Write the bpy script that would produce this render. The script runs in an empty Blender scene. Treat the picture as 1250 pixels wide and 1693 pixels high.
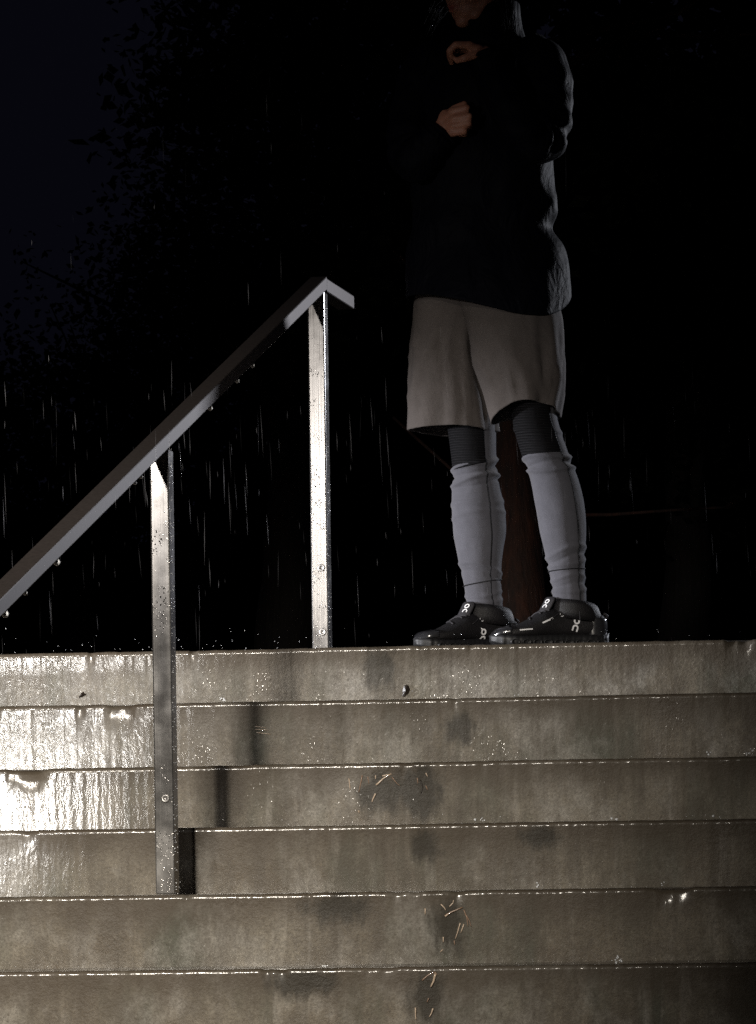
import bpy, bmesh, math, random
import numpy as np
from mathutils import Vector, Matrix, noise
from mathutils.bvhtree import BVHTree

random.seed(7); rng = np.random.default_rng(7)
sc = bpy.context.scene
C = sc.collection
R = math.radians

# ------------------------------------------------------------------ camera
# pixel sizes of the photograph 1250 x 1693; landing top is z = 0, its front edge y = 0
W, H = 1250.0, 1693.0
FPX = 7525.0                       # focal length in pixels (160 mm on a 36 mm tall frame)
PU, PV = 625.0, 1520.0             # principal point: level camera, lens shifted upwards
YAW, ROLL, DIST = R(5.9), 0.0140, 11.0
RX = Vector((math.cos(YAW), math.sin(YAW), 0)); VW = Vector((-math.sin(YAW), math.cos(YAW), 0)); ZU = Vector((0, 0, 1))
CR = (RX * math.cos(ROLL) - ZU * math.sin(ROLL)); CU = (ZU * math.cos(ROLL) + RX * math.sin(ROLL))
def ray(u, v):
    return VW + CR * ((u - PU) / FPX) + CU * ((PV - v) / FPX)
_r = ray(800, 1069)
CAM = -(_r / _r.y) * DIST
def P(u, v, y):
    """the point on the vertical plane at depth y that a pixel looks at"""
    d = ray(u, v); return CAM + d * ((y - CAM.y) / d.y)
def pix(p):
    q = p - CAM; w = q.dot(VW)
    return PU + FPX * q.dot(CR) / w, PV - FPX * q.dot(CU) / w
cam = bpy.data.objects.new('camera', bpy.data.cameras.new('camera')); C.objects.link(cam)
cam.matrix_world = Matrix(((CR.x, CU.x, -VW.x, CAM.x), (CR.y, CU.y, -VW.y, CAM.y), (CR.z, CU.z, -VW.z, CAM.z), (0, 0, 0, 1)))
cam.data.sensor_width = 36.0; cam.data.lens = FPX / H * 36.0
cam.data.shift_y = (PV - H / 2) / H
cam.data.clip_start = 0.1; cam.data.clip_end = 500
sc.camera = cam

# ------------------------------------------------------------------ night sky, lamps, exposure
world = bpy.data.worlds.new('World'); sc.world = world; world.use_nodes = True
wn = world.node_tree.nodes; wl = world.node_tree.links
bg = wn['Background']
sky = wn.new('ShaderNodeTexSky'); sky.sky_type = 'NISHITA'; sky.sun_disc = False
sky.sun_elevation = R(-4.0); sky.sun_rotation = R(200)
tint = wn.new('ShaderNodeMix'); tint.data_type = 'RGBA'; tint.inputs[0].default_value = 0.85
wl.new(sky.outputs[0], tint.inputs[6]); tint.inputs[7].default_value = (0.030, 0.031, 0.062, 1)
wl.new(tint.outputs[2], bg.inputs[0]); bg.inputs[1].default_value = 0.070
sc.view_settings.view_transform = 'Standard'; sc.view_settings.look = 'None'
sc.view_settings.exposure = 0.0; sc.view_settings.gamma = 1.0; sc.view_settings.use_curve_mapping = False

def spot(name, loc, aim, power, col, size, blend, soft):
    l = bpy.data.lights.new(name, 'SPOT'); l.energy = power; l.color = col
    l.spot_size = R(size); l.spot_blend = blend; l.shadow_soft_size = soft
    o = bpy.data.objects.new(name, l); C.objects.link(o); o.location = loc
    o.rotation_euler = (Vector(aim) - Vector(loc)).to_track_quat('-Z', 'Y').to_euler()
    return o
# one unseen lamp left of the camera, split in three (steps, left glare, posts), a lower one
# further left that models the legs, and an unseen lamp behind on the right that edges jacket and rail
KEY = (-1.32, -7.61, 1.40)
spot('unseen_left_lamp', KEY, (-1.28, 0.0, -1.10), 2950, (1.0, 0.92, 0.80), 36, 1.0, 0.22)
spot('unseen_left_lamp', (-1.84, -4.5, -0.32), (-1.20, 0.0, -0.42), 360, (1.0, 0.965, 0.91), 18, 1.0, 0.06)  # added beside the key for the glare on the left risers
spot('unseen_left_lamp', (-1.64, -4.13, 0.90), (-0.60, -0.90, 0.42), 145, (1.0, 0.94, 0.88), 38, 1.0, 0.05)  # added beside the key to brighten the posts and hands
spot('side_lamp', (-3.4, -0.75, 0.50), (-0.04, 0.18, 0.12), 860, (0.97, 0.97, 1.0), 21, 0.8, 0.12)
spot('rim_lamp', (3.8, 4.4, 1.8), (-0.25, -0.1, 0.85), 750, (0.88, 0.91, 1.0), 32, 0.8, 0.30)

sc.cycles.use_denoising = False
sc.cycles.max_bounces = 6; sc.cycles.transparent_max_bounces = 16
sc.cycles.sample_clamp_indirect = 4.0

# ------------------------------------------------------------------ helpers
def tag(o, label=None, cat=None, group=None, kind=None):
    if label: o['label'] = label
    if cat: o['category'] = cat
    if group: o['group'] = group
    if kind: o['kind'] = kind
    return o
def obj(name, me, m=None, parent=None, smooth=True):
    o = bpy.data.objects.new(name, me); C.objects.link(o)
    if m is not None: me.materials.append(m)
    if parent is not None:
        o.parent = parent; o.matrix_parent_inverse = parent.matrix_world.inverted()
    if smooth and len(me.polygons): me.polygons.foreach_set('use_smooth', [True] * len(me.polygons))
    return o
def empty(name, loc=(0, 0, 0)):
    o = bpy.data.objects.new(name, None); C.objects.link(o); o.location = loc
    o.matrix_world = Matrix.Translation(loc)
    return o
def pydata(name, v, f):
    me = bpy.data.meshes.new(name); me.from_pydata([tuple(p) for p in v], [], f); me.update(); return me
def from_bm(name, bm):
    me = bpy.data.meshes.new(name); bm.to_mesh(me); bm.free(); return me
def cr(xs, ys, x):
    """smooth monotone-ish interpolation through control values"""
    xs = np.asarray(xs, float); ys = np.asarray(ys, float)
    m = np.gradient(ys, xs, axis=0)
    i = np.clip(np.searchsorted(xs, x) - 1, 0, len(xs) - 2)
    h = xs[i + 1] - xs[i]; t = np.clip((x - xs[i]) / h, 0, 1)
    if ys.ndim > 1: h = h[:, None]; t = t[:, None]
    return (2*t**3-3*t**2+1)*ys[i] + (t**3-2*t**2+t)*h*m[i] + (-2*t**3+3*t**2)*ys[i+1] + (t**3-t**2)*h*m[i+1]
def grid_mesh(name, rows, closed=True, cap0=False, cap1=False):
    """rows: array (n, m, 3)"""
    rows = np.asarray(rows); n, m = rows.shape[:2]
    v = rows.reshape(-1, 3).tolist(); f = []
    for i in range(n - 1):
        for j in range(m if closed else m - 1):
            k = (j + 1) % m
            f.append((i*m+j, i*m+k, (i+1)*m+k, (i+1)*m+j))
    if cap0: f.append(tuple(range(m))[::-1])
    if cap1: f.append(tuple((n-1)*m + j for j in range(m)))
    return pydata(name, v, f)
def tube(pts, rad, sides=8, name='tube', cap=True):
    pts = [Vector(p) for p in pts]; n = len(pts)
    if not hasattr(rad, '__len__'): rad = [rad] * n
    rows = []; ref = Vector((0.13, 0.31, 0.94))
    for i, p in enumerate(pts):
        d = (pts[min(i+1, n-1)] - pts[max(i-1, 0)]).normalized()
        if abs(d.dot(ref)) > .96: ref = Vector((0.9, 0.3, 0.1))
        a = d.cross(ref).normalized(); b = d.cross(a)
        rows.append([p + (a*math.cos(t) + b*math.sin(t)) * rad[i] for t in np.linspace(0, 2*math.pi, sides, endpoint=False)])
    return grid_mesh(name, np.array(rows), True, cap, cap)
def join(name, meshes):
    bm = bmesh.new()
    for me in meshes:
        bm.from_mesh(me); bpy.data.meshes.remove(me)
    return from_bm(name, bm)
def boxme(name, a, b, dirs=None, bevel=0.0, seg=2):
    """box between corner offsets a, b along three axis vectors"""
    X, Y, Z = dirs or (Vector((1,0,0)), Vector((0,1,0)), Vector((0,0,1)))
    bm = bmesh.new(); vs = []
    for z in (a[2], b[2]):
        for y in (a[1], b[1]):
            for x in (a[0], b[0]): vs.append(bm.verts.new(X*x + Y*y + Z*z))
    for q in ((0,2,3,1),(4,5,7,6),(0,1,5,4),(2,6,7,3),(0,4,6,2),(1,3,7,5)): bm.faces.new([vs[i] for i in q])
    bm.normal_update(); bmesh.ops.recalc_face_normals(bm, faces=bm.faces[:])
    if bevel: bmesh.ops.bevel(bm, geom=bm.edges[:], offset=bevel, segments=seg, affect='EDGES', profile=.5)
    return from_bm(name, bm)
def fbm(p, s=1.0, o=3):
    return noise.fractal(Vector(p) * s, 1.0, 2.0, o)

# ------------------------------------------------------------------ materials
class Mat:
    def __init__(s, name):
        s.m = bpy.data.materials.new(name); s.m.use_nodes = True
        s.n = s.m.node_tree.nodes; s.l = s.m.node_tree.links
        s.b = s.n['Principled BSDF']
        s.tc = s.n.new('ShaderNodeNewGeometry')
    def set(s, **k):
        for a, v in k.items():
            i = s.b.inputs[a.replace('_', ' ')]
            if hasattr(v, 'is_linked'): s.l.new(v, i)
            else: i.default_value = v
        return s
    def noise(s, scale, detail=4, rough=.55, stretch=(1, 1, 1), off=(0, 0, 0), dist=0.0):
        mp = s.n.new('ShaderNodeMapping'); mp.inputs['Scale'].default_value = stretch; mp.inputs['Location'].default_value = off
        s.l.new(s.tc.outputs['Position'], mp.inputs[0])
        t = s.n.new('ShaderNodeTexNoise'); t.inputs['Scale'].default_value = scale; t.inputs['Detail'].default_value = detail
        t.inputs['Roughness'].default_value = rough; t.inputs['Distortion'].default_value = dist
        s.l.new(mp.outputs[0], t.inputs[0]); return t.outputs[0]
    def voro(s, scale, stretch=(1, 1, 1), rand=1.0):
        mp = s.n.new('ShaderNodeMapping'); mp.inputs['Scale'].default_value = stretch
        s.l.new(s.tc.outputs['Position'], mp.inputs[0])
        t = s.n.new('ShaderNodeTexVoronoi'); t.inputs['Scale'].default_value = scale; t.inputs['Randomness'].default_value = rand
        s.l.new(mp.outputs[0], t.inputs[0]); return t.outputs[0]
    def ramp(s, f, stops):
        r = s.n.new('ShaderNodeValToRGB'); e = r.color_ramp.elements
        while len(e) < len(stops): e.new(0.5)
        for el, (p, c) in zip(e, stops):
            el.position = p; el.color = (c, c, c, 1) if not hasattr(c, '__len__') else (*c, 1)
        s.l.new(f, r.inputs[0]); return r.outputs[0]
    def mix(s, f, a, b, mode='MIX'):
        x = s.n.new('ShaderNodeMix'); x.data_type = 'RGBA'; x.blend_type = mode
        for i, v in ((0, f), (6, a), (7, b)):
            if hasattr(v, 'is_linked'): s.l.new(v, x.inputs[i])
            elif i == 0: x.inputs[0].default_value = v
            else: x.inputs[i].default_value = (*v, 1)
        return x.outputs[2]
    def math(s, op, a, b=0.0):
        x = s.n.new('ShaderNodeMath'); x.operation = op
        for i, v in enumerate((a, b)):
            if hasattr(v, 'is_linked'): s.l.new(v, x.inputs[i])
            else: x.inputs[i].default_value = v
        return x.outputs[0]
    def bump(s, h, dist, strength=1.0, prev=None):
        x = s.n.new('ShaderNodeBump'); x.inputs['Distance'].default_value = dist; x.inputs['Strength'].default_value = strength
        s.l.new(h, x.inputs['Height'])
        if prev is not None: s.l.new(prev, x.inputs['Normal'])
        return x.outputs[0]

def concrete():
    k = Mat('wet_concrete')
    blot = k.noise(3.0, 8, .68, (1, 1, 1.3))
    strk = k.noise(1.0, 6, .66, (15, 15, 1.3), (3, 0, 0))
    strk2 = k.noise(1.0, 5, .62, (5.5, 5.5, 1.0), (11, 4, 2))
    fine = k.noise(190, 3, .75)
    gr = k.noise(52, 5, .72)
    c = k.mix(k.ramp(blot, [(.37, 0.), (.62, 1.)]), (.088, .070, .048), (.182, .162, .128))
    c = k.mix(k.ramp(strk, [(.47, 0.), (.62, .75)]), c, (.062, .050, .036))
    c = k.mix(k.ramp(strk2, [(.49, 0.), (.64, .82)]), c, (.058, .062, .047))
    c = k.mix(k.ramp(k.noise(4.2, 8, .68, (1, 1, .8), (5, 5, 5)), [(.50, 0.), (.64, .70)]), c, (.275, .262, .238))
    c = k.mix(k.ramp(k.noise(1.0, 4, .6, (24, 24, 2.0), (8, 1, 1)), [(.58, 0.), (.76, .55)]), c, (.32, .30, .27))
    c = k.mix(k.ramp(fine, [(.34, .55), (.60, 0.)]), c, (.040, .034, .027))
    c = k.mix(k.ramp(gr, [(.58, 0.), (.76, .45)]), c, (.30, .28, .245))
    pore = k.math('MULTIPLY', k.ramp(k.voro(95), [(.06, 1.), (.16, 0.)]), k.ramp(k.noise(11, 3), [(.5, 0.), (.62, 1.)]))
    c = k.mix(pore, c, (.02, .016, .012))
    c = k.mix(k.ramp(k.noise(13, 8, .75, (1, 1, .7), (3, 3, 9)), [(.40, .6), (.56, 0.)]), c, (.052, .042, .030))
    at = k.n.new('ShaderNodeAttribute'); at.attribute_name = 'nosing_shade'      # shade under the nosing, put into the colour
    shade_mask = k.math('ADD', k.math('MULTIPLY', at.outputs['Fac'], .55), k.math('MULTIPLY', k.noise(1.0, 5, .7, (9, 9, 3), (1, 9, 4)), .8))
    c = k.mix(k.ramp(shade_mask, [(.52, 0.), (.86, .80)]), c, (.052, .040, .028))
    st = k.n.new('ShaderNodeAttribute'); st.attribute_name = 'dark_patch'       # darker patches round the litter
    c = k.mix(k.ramp(k.math('ADD', k.math('MULTIPLY', st.outputs['Fac'], .6), k.math('MULTIPLY', k.noise(1.0, 6, .75, (34, 34, 12)), .9)), [(.66, 0.), (.92, .95)]), c, (.022, .018, .012))
    rough = k.ramp(k.math('ADD', k.math('MULTIPLY', strk2, .6), k.math('MULTIPLY', blot, .4)), [(.35, .38), (.65, .66)])
    riv = k.noise(1.0, 3, .6, (70, 70, 20), (0, 0, 0), 1.2)          # rivulets running down
    wetm = k.ramp(k.noise(1.0, 4, .6, (5, 5, 2.2), (2, 7, 1)), [(.34, .25), (.62, 1.)])
    bead = k.ramp(k.voro(150, (1, 1, .5)), [(.0, 1.), (.30, 0.)])   # beads of water
    beadm = k.math('MULTIPLY', bead, k.ramp(k.noise(7, 4, .65, (1, 1, .8)), [(.50, 0.), (.68, 1.)]))
    n1 = k.bump(gr, .0026, .8); n1 = k.bump(fine, .0012, .8, n1)
    n2 = k.bump(k.math('MULTIPLY', riv, wetm), .00075, 1.0); n2 = k.bump(beadm, .0006, .8, n2); n2 = k.bump(gr, .00022, .6, n2)
    k.set(Base_Color=c, Roughness=rough, Normal=n1, Specular_IOR_Level=.22)
    k.set(Coat_Weight=k.ramp(strk2, [(.34, 1.), (.72, .5)]), Coat_Roughness=.15, Coat_IOR=1.4, Coat_Normal=n2)
    return k.m
def steel(name='wet_steel', base=.26, rough=.21, drops=1.0, brush=.00009):
    k = Mat(name)
    f = k.noise(1.0, 2, .6, (260, 260, 5)); b = k.noise(14, 5, .6)
    c = k.mix(k.ramp(b, [(.35, 0.), (.7, 1.)]), (base*.84, base*.81, base*.78), (base*1.1, base*1.07, base*1.04))
    d = k.ramp(k.voro(210, (1, 1, .8)), [(.0, 1.), (.30, 0.)])
    dm = k.math('MULTIPLY', d, k.ramp(k.noise(16, 4, .6), [(.54, 0.), (.64, 1.)]))
    n = k.bump(f, brush, 1.0); n = k.bump(dm, .0012 * drops, .8, n)
    k.set(Base_Color=c, Metallic=.72, Roughness=k.ramp(b, [(.3, rough-.04), (.7, rough+.08)]), Normal=n)
    return k.m
def cloth(name, col, rough=.9, weave=900, amp=.0004, var=.2, sheen=0.0, spec=.25, fold=0.0):
    k = Mat(name)
    w = k.noise(weave, 2, .6); v = k.noise(26, 4, .6)
    lo = tuple(x*(1-var) for x in col); hi = tuple(x*(1+var) for x in col)
    c = k.mix(k.ramp(w, [(.35, 0.), (.65, 1.)]), lo, hi)
    c = k.mix(k.ramp(v, [(.35, .25), (.6, 0.)]), c, tuple(x*.55 for x in col))
    n = k.bump(w, amp, 1.0)
    if fold: n = k.bump(k.noise(14, 4, .55, (1, 1, .6), (1, 2, 3), 1.2), fold, 1.0, n)
    k.set(Base_Color=c, Roughness=rough, Normal=n, Specular_IOR_Level=spec, Sheen_Weight=sheen)
    return k.m
def plain(name, col, rough=.5, metal=0.0, **kw):
    k = Mat(name); n = k.noise(120, 3, .6)
    c = k.mix(k.ramp(n, [(.3, 0.), (.7, 1.)]), tuple(x*.85 for x in col), tuple(min(1, x*1.12) for x in col))
    k.set(Base_Color=c, Roughness=rough, Metallic=metal, **kw); return k.m

M = {}
M['concrete'] = concrete()
M['steel'] = steel()
M['rail'] = plain('wet_brown_steel', (.060, .051, .048), .48, .55, Specular_IOR_Level=.2)
M['screw'] = steel('screw_steel', .60, .38, .3)
M['jacket'] = cloth('navy_rain_shell', (.0026, .0028, .0052), .65, 700, .0003, .15, 0, .05, .012)
M['shorts'] = cloth('taupe_shorts_fabric', (.092, .080, .075), .9, 800, .0004, .22, 0, .2, .003)
M['tights'] = cloth('blue_grey_tights', (.080, .080, .095), .9, 900, .0004, .22, .15, .2, .0012)
M['dark'] = cloth('black_stitching', (.012, .012, .014), .8)
M['upper'] = cloth('black_knit_upper', (.0065, .0058, .0070), .6, 420, .0012, .5, 0, .35)
M['tongue'] = cloth('charcoal_tongue', (.019, .0175, .021), .7, 500, .0008, .35, 0, .4)
M['sole'] = plain('black_rubber', (.006, .006, .007), .55)
M['gloss'] = plain('wet_black_overlay', (.02, .02, .022), .22, Coat_Weight=1.0, Coat_Roughness=.1)
M['white'] = plain('white_print', (.80, .80, .82), .5)
M['hair'] = plain('dark_brown_hair', (.007, .006, .0055), .7, Specular_IOR_Level=.04)
def knee():
    k = Mat('ribbed_black_mesh')
    s = k.n.new('ShaderNodeSeparateXYZ'); k.l.new(k.tc.outputs['Position'], s.inputs[0])
    w = k.math('SINE', k.math('ADD', k.math('MULTIPLY', s.outputs[2], 2*math.pi/.0062), k.math('MULTIPLY', s.outputs[0], 40.0)))
    c = k.mix(k.ramp(w, [(.2, 0.), (.9, 1.)]), (.004, .004, .005), (.011, .0105, .0125))
    k.set(Base_Color=c, Roughness=.75, Specular_IOR_Level=.12, Normal=k.bump(w, .0010)); return k.m
M['knee'] = knee()
def skin():
    k = Mat('skin')
    at = k.n.new('ShaderNodeAttribute'); at.attribute_name = 'tint'
    b = k.noise(60, 4, .6)
    c = k.mix(k.ramp(b, [(.3, 0.), (.7, 1.)]), (.36, .155, .100), (.46, .215, .140))
    c = k.mix(at.outputs['Fac'], c, (.30, .075, .060))
    k.set(Base_Color=c, Roughness=.5, Subsurface_Weight=.12, Subsurface_Radius=(.01, .004, .002), Normal=k.bump(k.noise(420, 3), .0006)); return k.m
M['skin'] = skin()
def water(name, trans, col=(.95, .97, 1.0), alpha=1.0):
    k = Mat(name); k.set(Base_Color=(*col, 1), Roughness=.06, IOR=1.33, Transmission_Weight=trans, Alpha=alpha); return k.m
M['drop'] = water('water_drop', .08)  # nearly opaque white stands in for lamplight refracted in the drops
M['splash'] = water('water_splash', .35)
M['rain'] = water('falling_rain', .30, (.85, .86, .95), .045)
def bark(name='reddish_bark', lo=(.012, .003, .002), hi=(.060, .016, .006)):
    k = Mat(name)
    n = k.noise(1.0, 6, .65, (38, 38, 6)); b = k.noise(6, 5, .6)
    c = k.mix(k.ramp(n, [(.35, 0.), (.65, 1.)]), lo, hi)
    c = k.mix(k.ramp(b, [(.4, .5), (.65, 0.)]), c, (.012, .006, .004))
    k.set(Base_Color=c, Roughness=.8, Normal=k.bump(n, .012)); return k.m
M['bark'] = bark(); M['bark2'] = bark('shaded_bark', (.004, .003, .002), (.016, .011, .008))  # darker copy of the bark makes the other trunks look unlit
def leafm(name, a, b):
    k = Mat(name); n = k.noise(3.0, 3)
    k.set(Base_Color=k.mix(k.ramp(n, [(.35, 0.), (.65, 1.)]), a, b), Roughness=.9, Specular_IOR_Level=.05); return k.m
M['leaf'] = leafm('dark_leaves', (.005, .007, .005), (.011, .012, .008))
M['soil'] = plain('wet_soil', (.040, .032, .024), .75)
M['pave'] = plain('wet_paving', (.09, .082, .072), .35)
M['twig'] = plain('wet_twig', (.22, .145, .10), .3, Coat_Weight=.6)
M['straw'] = plain('wet_straw', (.42, .33, .25), .3, Coat_Weight=.6)
M['deadleaf'] = plain('dark_wet_leaf', (.018, .013, .010), .4)

# ------------------------------------------------------------------ setting: staircase, landing, grounds
RUN = .327
EDGE = [1069, 1156, 1261, 1363, 1474, 1599]
SY = [-RUN * i for i in range(13)]
SZ = [P(625, v, SY[i]).z for i, v in enumerate(EDGE)]
while len(SZ) < 13: SZ.append(SZ[-1] - .157)
X0, X1 = -4.2, 3.6
stair = empty('staircase', (0, 0, SZ[-1])); stair['kind'] = 'structure'
stair['label'] = 'broad flight of wet stained concrete steps'
DARK_PATCHES = [(0, 625, 1108, 34, 50), (1, 760, 1205, 40, 30), (2, 635, 1310, 52, 42), (2, 705, 1305, 26, 55), (3, 705, 1400, 30, 30), (4, 742, 1530, 36, 48), (5, 705, 1650, 34, 50), (4, 560, 1500, 60, 30), (3, 890, 1385, 40, 22), (5, 500, 1625, 60, 26)]
def step_mesh(i):
    # profile from the foot of the riser, up over the worn nosing, back along the tread
    zt, zb, y = SZ[i], SZ[i+1], SY[i]
    h = zt - zb; r = .0095
    tl = .0008*math.sin(i*2.7 + .6)
    prof = [(.002 + tl, -h - .012), (.002 + tl*.8, -h*.80), (.0018 + tl*.6, -h*.60), (.0016 + tl*.4, -h*.40), (.0012 + tl*.2, -h*.22), (.0006, -.022), (.0002, -.012)]
    na = 7
    for a in np.linspace(0, math.pi/2, na): prof.append((r - r*math.cos(a), -r + r*math.sin(a)))
    prof += [(.03, -.0002), (.10, .0006), (.20, .0016), (RUN + .02, .0028)]
    xs = np.concatenate([np.linspace(X0, -1.4, 90)[:-1], np.linspace(-1.4, .85, 620)[:-1], np.linspace(.85, X1, 90)]); rows = []; shade_vals = []; patch_vals = []
    sp = [(P(u, v, SY[i]), a/684., b/684.) for (j_, u, v, a, b) in DARK_PATCHES if j_ == i]
    for x in xs:
        w = .0020 * fbm((x*1.7, i*3.1, 0), 1, 3) + .0008 * fbm((x*22, i*5.7, 2), 1, 2) + .0007*fbm((x*75, i*3.7, 4), 1, 2)
        wz = .0016 * fbm((x*2.3, i*9.1, 5), 1, 3) + .0010 * fbm((x*30, i*2.7, 8), 1, 2)
        chip = max(0, fbm((x*9, i*13.3, 1), 1, 3) - .36) * .018
        row = []
        for j, (py, pz) in enumerate(prof):
            e = math.exp(-((pz if j < 7 + na//2 else -py) / .022)**2)
            patch_vals.append(sum(math.exp(-((x - q.x)/a_)**2 - ((zt + pz - q.z)/b_)**2) for q, a_, b_ in sp))
            shade_vals.append(max(0, 1 + pz/(h*.75)) if j < 7 else .75)
            row.append((x, y + py + w*(.4+.6*e) + chip*e, zt + pz + (wz - chip*.8)*e))
        rows.append(row)
    me = grid_mesh('step', np.array(rows), closed=False)
    me.attributes.new('nosing_shade', 'FLOAT', 'POINT').data.foreach_set('value', np.array(shade_vals, np.float32))
    me.attributes.new('dark_patch', 'FLOAT', 'POINT').data.foreach_set('value', np.array(patch_vals, np.float32)); return me
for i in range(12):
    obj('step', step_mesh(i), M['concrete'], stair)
# the landing behind the top step, and the grounds
land = obj('landing', boxme('landing', (X0, RUN + .02, -.3), (X1, 3.4, .0)), M['pave'], smooth=False)
tag(land, 'dark wet paved landing above the steps', kind='structure')
gb = []
n = 40
for i in range(n + 1):
    for j in range(n + 1):
        x = -60 + 120*i/n; y = 3.4 + 116*j/n
        gb.append((x, y, -.03 + (.12*fbm((x*.3, y*.3, 0)) if j else 0)))
o = obj('ground', pydata('ground', gb, [(i*(n+1)+j, (i+1)*(n+1)+j, (i+1)*(n+1)+j+1, i*(n+1)+j+1) for i in range(n) for j in range(n)]), M['soil'])
tag(o, 'dark wet ground under the trees', kind='structure')
zl = SZ[12]
o = obj('lower_pavement', boxme('lower_pavement', (-60, -80, zl - .3), (60, SY[11] + .012, zl)), M['pave'], smooth=False)
tag(o, 'dark pavement at the foot of the steps', kind='structure')
for sx in (-1, 1):   # earth banks on both sides of the flight
    a, b = (-60, X0) if sx < 0 else (X1, 60)
    v = [(a, 3.4, -.02), (b, 3.4, -.02), (a, .3, -.05), (b, .3, -.05), (a, SY[11], zl + .004), (b, SY[11], zl + .004)]
    o = obj('earth_bank', pydata('earth_bank', v, [(0, 2, 3, 1), (2, 4, 5, 3)]), M['soil'], smooth=False)
    tag(o, 'dark sloping earth bank on the %s of the steps' % ('left' if sx < 0 else 'right'), kind='structure')

# ------------------------------------------------------------------ handrail
p2 = P(533, 1069, .40); p2.z = 0.0
p1 = P(277, 1477, -1.15); p1.z = SZ[4] + .002
dr = Vector((p2.x - p1.x, p2.y - p1.y, 0)); LEN = dr.length; dr.normalize()
sd = Vector((dr.y, -dr.x, 0))                       # towards the right of the rail
PW, RH = .0215, .035                                # half width of post and rail, rail height
zb2 = P(545, 484, .40).z; zb1 = P(287, 741, -1.15).z  # underside of the rail over each post
slope = (zb2 - zb1) / LEN
rail = empty('handrail', p2)
tag(rail, 'wet square steel handrail on two posts descending the steps', 'handrail')
def prism(name, path, bevel=.003):
    """bar of the rail's section along a path of (distance along rail, underside height), cut plumb"""
    bm = bmesh.new(); rings = []
    for s, z in path:
        c = p2 + dr * s
        rings.append([bm.verts.new(c + sd*a + ZU*(z + b)) for a, b in ((-PW, 0), (PW, 0), (PW, RH), (-PW, RH))])
    for a, b in zip(rings, rings[1:]):
        for j in range(4): bm.faces.new((a[j], a[(j+1) % 4], b[(j+1) % 4], b[j]))
    bm.faces.new(rings[0][::-1]); bm.faces.new(rings[-1])
    bmesh.ops.recalc_face_normals(bm, faces=bm.faces[:])
    bmesh.ops.bevel(bm, geom=bm.edges[:], offset=bevel, segments=2, affect='EDGES', profile=.5)
    return from_bm(name, bm)
obj('sloping_rail', prism('sloping_rail', [(-2.92, zb2 - slope*2.92 + .003), (.018, zb2 + slope*.018 + .003)]), M['rail'], rail, False)
obj('rail_end', prism('rail_end', [(.0185, zb2 + .004), (.335, zb2 + .001)]), M['rail'], rail, False)
def post(base, top_z):
    o = obj('post', boxme('post', (-PW, -PW, 0), (PW, PW, top_z - base.z), (sd, dr, ZU), .0035, 3), M['steel'], rail, False)
    o.matrix_world = Matrix.Translation(base)
    return o
pA = post(p2, zb2 + .001); pB = post(p1, zb1 - .004)
def screw(post_o, u, v, y):
    q = P(u, v, y); base = post_o.matrix_world.translation
    z = q.z; a = max(-.010, min(.010, (q - base).dot(sd)))
    c = base + sd*a - dr*(PW + .0005); c.z = z
    rows = []
    for rr, d in ((.0095, 0), (.0092, .0022), (.0066, .0030), (.0052, .0020), (.0030, .0018), (.0022, -.0002), (.0006, -.0002)):
        rows.append([c - dr*d + (sd*math.cos(t) + ZU*math.sin(t))*rr for t in np.linspace(0, 2*math.pi, 18, endpoint=False)])
    o = obj('screw', grid_mesh('screw', np.array(rows), True, True, True), M['screw'], post_o)
screw(pA, 532, 939, .38); screw(pA, 534, 1045, .38); screw(pB, 274, 1320, -1.17)

# ------------------------------------------------------------------ drops under the rail
names = ['lowest', 'second lowest', 'third', 'fourth', 'fifth', 'sixth', 'seventh', 'highest']
for k, (u, v, rad) in enumerate([(12, 1036, .0074), (45, 1000, .0050), (97, 944, .0074), (226, 797, .0046), (236, 791, .0048), (350, 662, .0066), (395, 613, .0060), (420, 585, .0060)]):
    # where the lower right edge of the rail passes that column
    best = min(np.linspace(-3.4, 0, 1400), key=lambda s: abs(pix(p2 + dr*s + sd*PW + ZU*(zb2 + slope*s + .003))[0] - u))
    c = p2 + dr*best + sd*(PW - .004) + ZU*(zb2 + slope*best + .003)
    bm = bmesh.new(); bmesh.ops.create_uvsphere(bm, u_segments=14, v_segments=10, radius=rad)
    for w in bm.verts:
        if w.co.z > 0: w.co.z *= 1.25; w.co.x *= 1 - .35*w.co.z/rad; w.co.y *= 1 - .35*w.co.z/rad
    o = obj('water_drop', from_bm('water_drop', bm), M['drop']); o.location = c - ZU*rad*.75
    lab = ('%s bright water drop hanging under the sloping handrail' % names[k]) if k in (0, 7) else '%s bright water drop counted from the bottom of the sloping handrail' % names[k].replace('second lowest', 'second')
    tag(o, lab, 'water drop', 'water drops under the handrail')

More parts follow.
